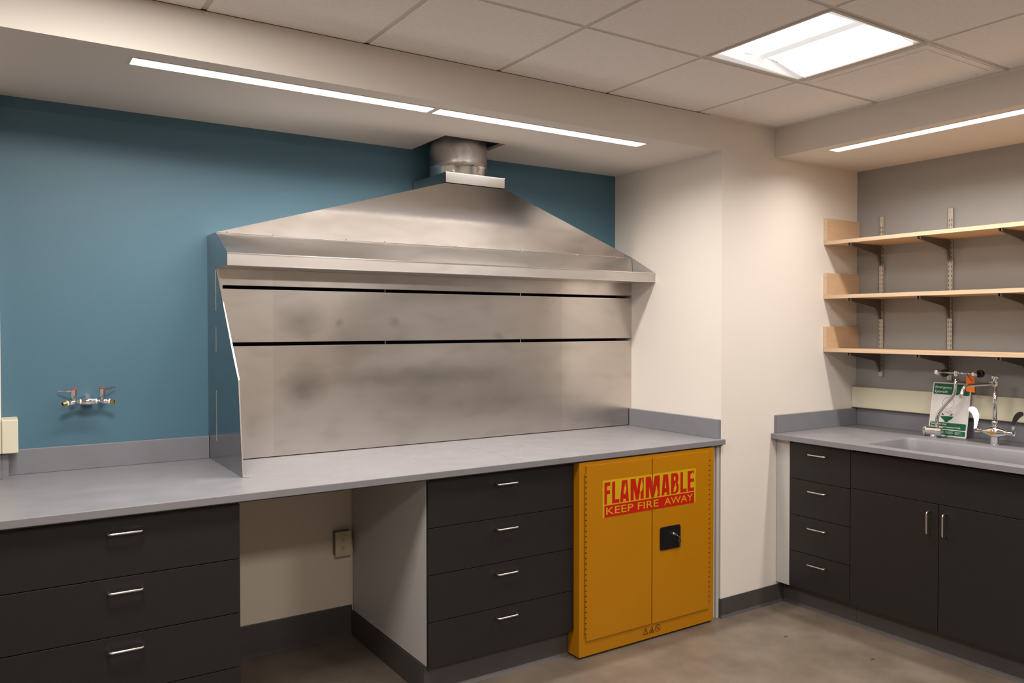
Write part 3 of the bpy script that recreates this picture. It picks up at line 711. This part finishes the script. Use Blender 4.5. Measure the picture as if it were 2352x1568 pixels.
XF = .450
def pull_x(x, y0, y1, z0, z1, proj=.031, r=.0040):
    b = nb(); sweep(b, fillet([(x, y0, z0), (x-proj, y0, z0), (x-proj, y1, z1), (x, y1, z1)], .011), r, 12); return b
dc = thing('drawer_cabinet', (.8, -1.135, 0), 'narrow charcoal four-drawer cabinet left of the sink under the right counter', 'drawer cabinet')
b = nb(); box(b, XF+.021, XG-.03, -1.3205, -.952, .126, H-CT-.004, bev=.001); build('body', b, 'carcass', dc)
b = nb(); box(b, XF-.001, XF+.018, -.949, -D-.003, .118, H-CT-.002, bev=.001); build('filler_strip', b, 'carcass', dc)
b = nb(); box(b, .512, XG-.03, -1.3205, -.865, 0, .117); prism(b, [(.512, -1.3205, .014), (.500, -1.3205, 0), (.512, -1.3205, 0)], (0, 1, 0), .455); build('toe_kick', b, 'rubber', dc)
for z0, z1 in ((.7165, .9105), (.5185, .7135), (.3195, .5155), (.1235, .3165)):
    b = nb(); box(b, XF, XF+.0195, -1.3200, -.9515, z0, z1, bev=.0009); d = build('drawer', b, 'charcoal', dc)
    zc = z0+.146; build('handle', pull_x(XF+.001, -1.083, -1.188, zc, zc), 'satin', d)
sc = thing('sink_cabinet', (.8, -1.78, 0), 'charcoal two-door sink base cabinet under the right counter', 'cabinet')
b = nb(); box(b, XF+.021, XF+.04, -2.2325, -1.3235, .126, .730); box(b, XF+.04, XG-.03, -1.338, -1.3235, .126, .90); box(b, XF+.04, XG-.03, -2.2325, -2.218, .126, .90); box(b, XF+.021, XG-.03, -2.2325, -1.3235, .120, .126)
build('body', b, 'carcass', sc)
b = nb(); box(b, XF, XF+.0195, -2.2330, -1.3230, .7225, .9105, bev=.0009); build('false_front', b, 'charcoal', sc)
b = nb(); box(b, .512, XG-.03, -2.2330, -1.3215, 0, .117); prism(b, [(.512, -2.2330, .014), (.500, -2.2330, 0), (.512, -2.2330, 0)], (0, 1, 0), .9115); build('toe_kick', b, 'rubber', sc)
for k, (y0, y1, yh) in enumerate(((-1.7765, -1.3230, -1.737), (-2.2330, -1.7795, -1.812))):
    b = nb(); box(b, XF, XF+.0195, y0, y1, .1235, .7195, bev=.0009); d = build('door', b, 'charcoal', sc)
    build('handle', pull_x(XF+.001, yh, yh, .578, .682), 'satin', d)
# cabinet past the picture edge so the counter is carried
oc = thing('base_cabinet', (.8, -2.9, 0), 'charcoal base cabinet beyond the right picture edge', 'cabinet')
b = nb(); box(b, XF+.021, XG-.03, -3.60, -2.2360, .126, .72, bev=.001); build('body', b, 'carcass', oc)
b = nb(); box(b, XF, XF+.0195, -3.60, -2.2360, .1235, .9105, bev=.0009); build('door', b, 'charcoal', oc)
b = nb(); box(b, .512, XG-.03, -3.60, -2.2345, 0, .117); build('toe_kick', b, 'rubber', oc)

# raceway on the grey wall
rw = thing('wall_raceway', (XG-.02, -2.2, 1.12), 'long ivory raceway on the grey wall above the right backsplash', 'raceway')
b = nb(); box(b, XG-.045, XG-.001, -3.7, -D-.002, H+.1065, 1.184, bev=.002); build('cover', b, 'ivory', rw)
b = nb(); box(b, XG-.043, XG-.001, -3.7, -D-.002, H+.104, H+.1065); build('base', b, 'boxmetal', rw)

# ================================================================== SHELVES
SH = [(2.026, 2.047), (1.711, 1.732), (1.400, 1.421)]; SXF = .862
names = ['top', 'middle', 'bottom']; endtop = [2.180, 1.862, 1.549]
YE = -2.75
for k, ((z0, z1), et) in enumerate(zip(SH, endtop)):
    t = thing('wall_shelf', (1.0, -1.5, z0), '%s maple shelf board with an upright end board on the grey wall' % names[k], 'shelf', 'maple shelves on the grey wall')
    b = nb(); box(b, SXF+.003, XG-.014, YE, -D-.002, z0, z1, bev=.0008); build('board', b, 'wood', t)
    b = nb(); box(b, SXF, SXF+.0032, YE, -D-.002, z0, z1, bev=.0006); build('edge_band', b, 'edge', t)
    b = nb(); box(b, SXF, XG-.003, -D-.021, -D-.0015, z1+.0003, et, bev=.001); build('end_board', b, 'woodend', t)
    b = nb(); box(b, SXF-.0012, SXF+.0005, -D-.021, -D-.0015, z1+.0003, et); build('end_board_edge', b, 'edge', t)
SY = [-1.029-.4045*k for k in range(4)]
def standard(y, label):
    t = thing('shelf_standard', (XG-.001, y, 1.255), label, 'shelf standard', 'slotted standards on the grey wall')
    b = nb(); w_ = .0155; XA = XG-.013
    box(b, XA, XA+.0016, y-w_, y+w_, 1.252, 2.196); box(b, XA, XG-.001, y-w_, y-w_+.0016, 1.252, 2.196); box(b, XA, XG-.001, y+w_-.0016, y+w_, 1.252, 2.196)
    build('channel', b, 'standard', t)
    b = nb(); z = 1.285
    while z < 2.13:
        for s in (-1, 1): box(b, XA-.0004, XA+.0003, y+s*.0075-.0014, y+s*.0075+.0014, z, z+.0145)
        z += .0254
    build('slots', b, 'black', t)
    for z in (2.178, 1.895, 1.580, 1.272):
        b = nb(); lathe(b, [(.0048, 0), (.0048, .001), (.003, .003), (0, .0034)], (XA, y, z), (-1, 0, 0), 14); build('screw', b, 'satin', t)
    return t
where = ['slotted shelf standard nearest the cream corner', 'slotted shelf standard above the eyewash sign']
for k, y in enumerate(SY):
    standard(y, where[k] if k < 2 else 'slotted shelf standard past the right picture edge')
def bracket(y, z, label):
    t = thing('shelf_bracket', (XG-.015, y, z), label, 'bracket', 'dark shelf brackets')
    XA = XG-.0145; XT = SXF+.006
    prof = [(XA, z-.0008), (XT, z-.0008), (XT, z-.014), (XT+.05, z-.022), (XT+.12, z-.032), (XT+.19, z-.043), (XA-.068, z-.050), (XA-.050, z-.057), (XA-.041, z-.070), (XA-.010, z-.118), (XA, z-.118)]
    b = nb(); prism(b, [(x, y-.0012, zz) for x, zz in prof], (0, 1, 0), .0024)
    # flange along lower edge
    low = prof[1:10]
    for (xa, za), (xb, zb) in zip(low, low[1:]): prism(b, [(xa, y-.0055, za), (xb, y-.0055, zb), (xb, y+.0055, zb), (xa, y+.0055, za)], (0, 0, -1), .0014)
    build('arm', b, 'bracket', t)
    b = nb()
    for s in (-1, 1): box(b, XT-.0105, XT+.002, y+s*.0080-.0009, y+s*.0080+.0009, z-.015, z+.0005)
    build('tip_clip', b, 'boxmetal', t)
col = ['nearest the cream corner', 'above the eyewash sign', 'third from the cream corner', 'past the picture edge', 'past the picture edge', 'past the picture edge']
for k, (z0, z1) in enumerate(SH):
    for j, y in enumerate(SY):
        bracket(y, z0, 'dark steel bracket under the %s shelf, %s' % (names[k], col[j]))

# ================================================================== EYEWASH SIGN
sg = thing('eyewash_sign', (1.07, -1.475, H), 'white and green sign reading Emergency Eyewash leaning on the wall behind the sink', 'sign')
o0 = Vector((1.066, -1.3765, H+.0012)); uw = Vector((.036, -1, 0)).normalized(); top = Vector((1.1345, -1.369, 1.242)); uu = (top-o0); HS = uu.length; uu.normalize(); WS = .203
nn = uw.cross(uu).normalized()
if nn.x > 0: nn = -nn
def SP(u, v, l=0): return o0+uw*(u*WS)+uu*(v*HS)+nn*l
def srect(b, u0, v0, u1, v1, l, th, r=.006, mi=0):
    du, dv = r/WS, r/HS; pts = []
    for cu, cv, a in ((u1-du, v1-dv, 0), (u0+du, v1-dv, 90), (u0+du, v0+dv, 180), (u1-du, v0+dv, 270)):
        for k in range(5):
            t = math.radians(a+22.5*k); pts.append(SP(cu+du*math.cos(t), cv+dv*math.sin(t), l))
    prism(b, pts, -nn, th, mi)
b = nb(); srect(b, 0, 0, 1, 1, 0, .002); build('board', b, 'white', sg)
b = nb(); srect(b, .03, .775, .965, .98, .0004, .0003); hd = build('header_band', b, 'green', sg)
b = nb(); srect(b, .03, .135, .965, .255, .0004, .0003); srect(b, .03, .025, .965, .118, .0004, .0003); fb = build('footer_band', b, 'green', sg)
def stext(s, u, v, size, mi_, par, bold=0., sx=1., name='lettering'):
    b = nb(); textmesh(b, s, SP(u, v, .0008), uw, uu, size, ext=.0001, bold=bold, sx=sx)
    c = b.verts[:]; build(name, b, mi_, par)
stext('Emergency', .062, .888, .0205, 'white', hd, .0001); stext('Eyewash', .062, .808, .0205, 'white', hd, .0001)
stext('Keep Area Clear', .05, .212, .0125, 'white', fb, .0002, 1.0); stext('Test All Emergency Equipment Weekly', .05, .162, .0125, 'white', fb, .0002, .80)
b = nb()
for q, v in enumerate((.093, .080, .067, .054)):
    for u0, u1 in ((.47, .66-.03*(q % 2)), (.70, .89-.05*(q % 3))): prism(b, [SP(u0, v, .0007), SP(u1, v, .0007), SP(u1, v+.004, .0007), SP(u0, v+.004, .0007)], -nn, .0002)
build('small_print', b, 'white', fb)
# pictogram: head above a bowl with spray
b = nb(); cu, cv, R_ = .45, .620, .030
pts = []
for k in range(40):
    a = math.radians(290+k*285/39); pts.append((cu+R_/WS*math.cos(a), cv+R_/HS*math.sin(a)))
prof = [(cu+R_/WS*math.cos(math.radians(300)), cv+R_/HS*math.sin(math.radians(300)))]
for (u0, v0), (u1, v1) in zip(pts, pts[1:]): sweep(b, [SP(u0, v0, .0006), SP(u1, v1, .0006)], .0006, 5)
a0, a1 = pts[0], pts[-1]
nose = [a0, (.445, .503), (.405, .507), a1]
for p_, q_ in zip(nose, nose[1:]): sweep(b, [SP(*p_, .0006), SP(*q_, .0006)], .0006, 5)
lathe(b, [(.0015, 0), (.0015, .0006)], SP(.48, .550, .0003), nn, 8)
random.seed(3)
for s in (-1, 1):
    for q in range(9):
        d = q/8; u = cu+s*(.03+.12*d); v0 = .41+.02*(1-d); v1 = .50+.02*math.sin(d*3)-.05*d
        for w_ in range(3):
            ta, tb = w_/3+.05, w_/3+.2
            sweep(b, [SP(u-s*.05*(1-ta), v0+(v1-v0)*ta, .0006), SP(u-s*.05*(1-tb), v0+(v1-v0)*tb, .0006)], .0004, 4)
build('head_drawing', b, 'signink', sg)
b = nb(); prism(b, [SP(.28, .375, .0006), SP(.62, .375, .0006), SP(.59, .335, .0006), SP(.50, .290, .0006), SP(.49, .265, .0006), SP(.41, .265, .0006), SP(.40, .290, .0006), SP(.31, .335, .0006)], -nn, .0003)
for s in (-1, 1): prism(b, [SP(cu+s*.10, .385, .0006), SP(cu+s*.15, .41, .0006), SP(cu+s*.13, .43, .0006), SP(cu+s*.07, .395, .0006)], -nn, .0003)
build('bowl_drawing', b, 'green', sg)

# ================================================================== EYEWASH UNIT
XE = 1.020
ew = thing('eyewash_fixture', (XE, -1.44, H), 'chrome swing-down eyewash fixture in front of the eyewash sign', 'eyewash')
b = nb(); lathe(b, [(.024, 0), (.024, .004), (.019, .008), (.017, .012), (.017, .022)], (XE, -1.437, H+.0005), (0, 0, 1), 24); build('deck_flange', b, 'chrome', ew)
b = nb(); lathe(b, [(.021, 0), (.0255, .002), (.0255, .055), (.0285, .057), (.0290, .086), (.0260, .088)], (XE, -1.400, H+.031), (0, -1, 0), 28); build('valve_body', b, 'chrome', ew)
b = nb(); sweep(b, fillet([(XE-.006, -1.386, H+.001), (XE-.006, -1.386, H+.046), (XE, -1.412, H+.046)], .014), .0095, 16); build('elbow', b, 'chrome', ew)
zb = 1.304
b = nb(); sweep(b, fillet([(XE, -1.452, H+.050), (XE, -1.454, 1.078), (XE, -1.548, 1.193), (XE, -1.5525, zb+.004)], .035, 8), .0085, 18); build('supply_tube', b, 'chrome', ew)
b = nb(); lathe(b, [(.0090, 0), (.0115, .001), (.0115, .026), (.009, .028)], (XE, -1.5525, zb-.016), (0, 0, 1), 20); build('tee', b, 'chrome', ew)
b = nb(); sweep(b, [(XE, -1.455, zb-.0005), (XE, -1.652, zb)], .0052, 14); build('spray_bar', b, 'chrome', ew)
for yy, tip in ((-1.459, 0), (-1.650, 1)):
    c = Vector((XE, yy, zb)); ax = Vector((-.96, .18, 0))
    b = nb(); lathe(b, [(.006, -.010), (.013, -.006), (.0165, .002), (.0165, .010), (.012, .018), (0, .021)], c, ax if not tip else Vector((-.85, .5, 0)), 24); hd_ = build('spray_head', b, 'chrome', ew)
    cc = c+Vector((.022, -.018 if not tip else -.012, -.006 if not tip else 0))
    b = nb(); lathe(b, [(.010, -.014), (.019, -.010), (.021, 0), (.019, .006), (.012, .008)], cc, ax, 24); build('dust_cap', b, 'black', hd_)
tg = thing('inspection_tag', (XE, -1.61, zb), 'orange tag tied to the eyewash spray bar', 'tag')
b = nb(); yt0, yt1 = -1.602, -1.640
pts = [(XE+.003, yt0+.001, zb-.010), (XE+.002, yt1-.004, zb-.013), (XE+.010, yt1-.003, zb-.098), (XE+.012, yt0+.004, zb-.094)]
prism(b, pts, (1, 0, 0), .0008); build('card', b, 'orange', tg)
b = nb(); sweep(b, fillet([(XE-.004, -1.613, zb+.006), (XE-.007, -1.612, zb-.004), (XE-.002, -1.616, zb-.014), (XE-.002, -1.628, zb-.030), (XE-.001, -1.636, zb-.044)], .004), .0013, 6); build('cable_tie', b, 'black', tg)

# ================================================================== SINK FAUCET
fx, fy = .985, -1.765
sf = thing('sink_faucet', (fx, fy, H), 'chrome sink faucet with wing handles and tall spout behind the sink', 'faucet')
b = nb(); lathe(b, [(.024, 0), (.024, .003), (.020, .006), (.0195, .036), (.022, .040)], (fx, fy, H+.0005), (0, 0, 1), 26); build('base', b, 'chrome', sf)
b = nb(); zc = H+.064
def lens_body(b, hx, rr, n=14):
    pts = []; rad = []
    for k in range(n+1):
        q = -1+2*k/n; pts.append((fx, fy+q*hx, zc+.0)); rad.append(.012+rr*(math.cos(q*math.pi/2)**1.2 if abs(q) < 1 else 0))
    sweep(b, pts, rad, 22)
lens_body(b, .058, .018); build('body', b, 'chrome', sf)
b = nb(); prism(b, [(fx-.0305, fy+.030, zc), (fx-.0305, fy+.004, zc+.006), (fx-.0305, fy-.028, zc), (fx-.0305, fy, zc-.013)], (1, 0, 0), .004, bev=.0008)
build('badge', b, 'amber', sf)
for s in (-1, 1):
    b = nb(); lathe(b, [(.0095, 0), (.0095, .010), (.0120, .011), (.0120, .024), (.0090, .025), (.0090, .030)], (fx, fy+s*.055, zc), (0, s, 0), 20); build('valve_arm', b, 'chrome', sf)
    hy = fy+s*.090
    b = nb(); lathe(b, [(.0085, 0), (.0100, .002), (.0100, .022), (.006, .026)], (fx, hy, zc-.010), (0, 0, 1), 18); hb_ = build('handle_hub', b, 'chrome', sf)
    # wing blade: rises from the hub and curls outwards
    cen = [(0, .010), (.002, .030), (.006, .052), (.014, .074), (.028, .092), (.046, .102), (.062, .103)]; wd = [.006, .008, .011, .0135, .0145, .013, .007]
    def smooth(seq, q=4):
        out = []
        for i in range(len(seq)-1):
            p0, p1, p2, p3 = seq[max(0, i-1)], seq[i], seq[i+1], seq[min(len(seq)-1, i+2)]
            for j in range(q):
                t_ = j/q; out.append(.5*(2*p1+(p2-p0)*t_+(2*p0-5*p1+4*p2-p3)*t_**2+(3*p1-p0-3*p2+p3)*t_**3))
        return out+[seq[-1]]
    cen = list(zip(smooth([c_[0] for c_ in cen]), smooth([c_[1] for c_ in cen]))); wd = smooth(wd); wd[-1] = .003; wd[-2] = .0075
    L_, R2 = [], []
    for i, (dy, dz) in enumerate(cen):
        a = cen[max(0, i-1)]; c_ = cen[min(len(cen)-1, i+1)]; tx, tz = c_[0]-a[0], c_[1]-a[1]; ln = math.hypot(tx, tz); nx, nz = -tz/ln, tx/ln
        L_.append((dy+nx*wd[i], dz+nz*wd[i])); R2.append((dy-nx*wd[i], dz-nz*wd[i]))
    loop = L_+R2[::-1]
    t = bmesh.new(); m = len(cen)
    VL = [t.verts.new((fx-.012+((-.31*s*dy*.8+.53*(dz-.01)) if s > 0 else -.03*dz), hy+s*dy*.8, zc+dz)) for dy, dz in L_]; VR = [t.verts.new((fx-.012+((-.31*s*dy*.8+.53*(dz-.01)) if s > 0 else -.03*dz), hy+s*dy*.8, zc+dz)) for dy, dz in R2]
    for i in range(m-1): t.faces.new((VL[i], VL[i+1], VR[i+1], VR[i]))
    r_ = bmesh.ops.extrude_face_region(t, geom=t.faces[:]); bmesh.ops.translate(t, verts=[g for g in r_['geom'] if isinstance(g, bmesh.types.BMVert)], vec=(.0035, 0, 0))
    bmesh.ops.recalc_face_normals(t, faces=t.faces[:]); b = nb(); merge(b, t); build('wing_handle', b, 'chrome', hb_)
b = nb(); lathe(b, [(.016, 0), (.016, .010), (.011, .013), (.013, .018), (.0145, .026), (.012, .034), (.0095, .036)], (fx, fy, zc+.022), (0, 0, 1), 24); build('neck', b, 'chrome', sf)
b = nb(); sweep(b, [(fx, fy, zc+.055), (fx, fy, 1.262)], .0092, 20); build('riser', b, 'chrome', sf)
b = nb(); lathe(b, [(.010, 0), (.014, .002), (.014, .022), (.010, .026), (.010, .030), (.017, .034), (.019, .040), (.018, .047), (.011, .050), (0, .051)], (fx, fy, 1.252), (0, 0, 1), 26); build('vacuum_breaker', b, 'chrome', sf)
b = nb(); sweep(b, fillet([(fx, fy, 1.263), (.70, fy+.006, 1.263), (.672, fy+.008, 1.205)], .045, 8), .0082, 18)
lathe(b, [(.0105, 0), (.0105, .018), (.0085, .020)], (.674, fy+.008, 1.203), (.1, 0, 1), 20); lathe(b, [(.0125, 0), (.0135, .004), (.0125, .020)], (fx-.045, fy, 1.263), (1, 0, 0), 20)
build('spout', b, 'chrome', sf)

# ================================================================== small litter on the floor
random.seed(5)
for k, (x, y, lbl) in enumerate(((.06, -1.22, 'tiny dark debris chip on the concrete floor near the cream corner'), (.17, -1.62, 'small dark sliver on the concrete floor in front of the sink cabinet'))):
    b = nb(); prism(b, [(x, y, .0005), (x+.02, y+.006, .0005), (x+.026, y-.004, .0005), (x+.008, y-.006, .0005)], (0, 0, 1), .002)
    tag(build('debris_chip', b, 'rubber'), lbl, 'debris')
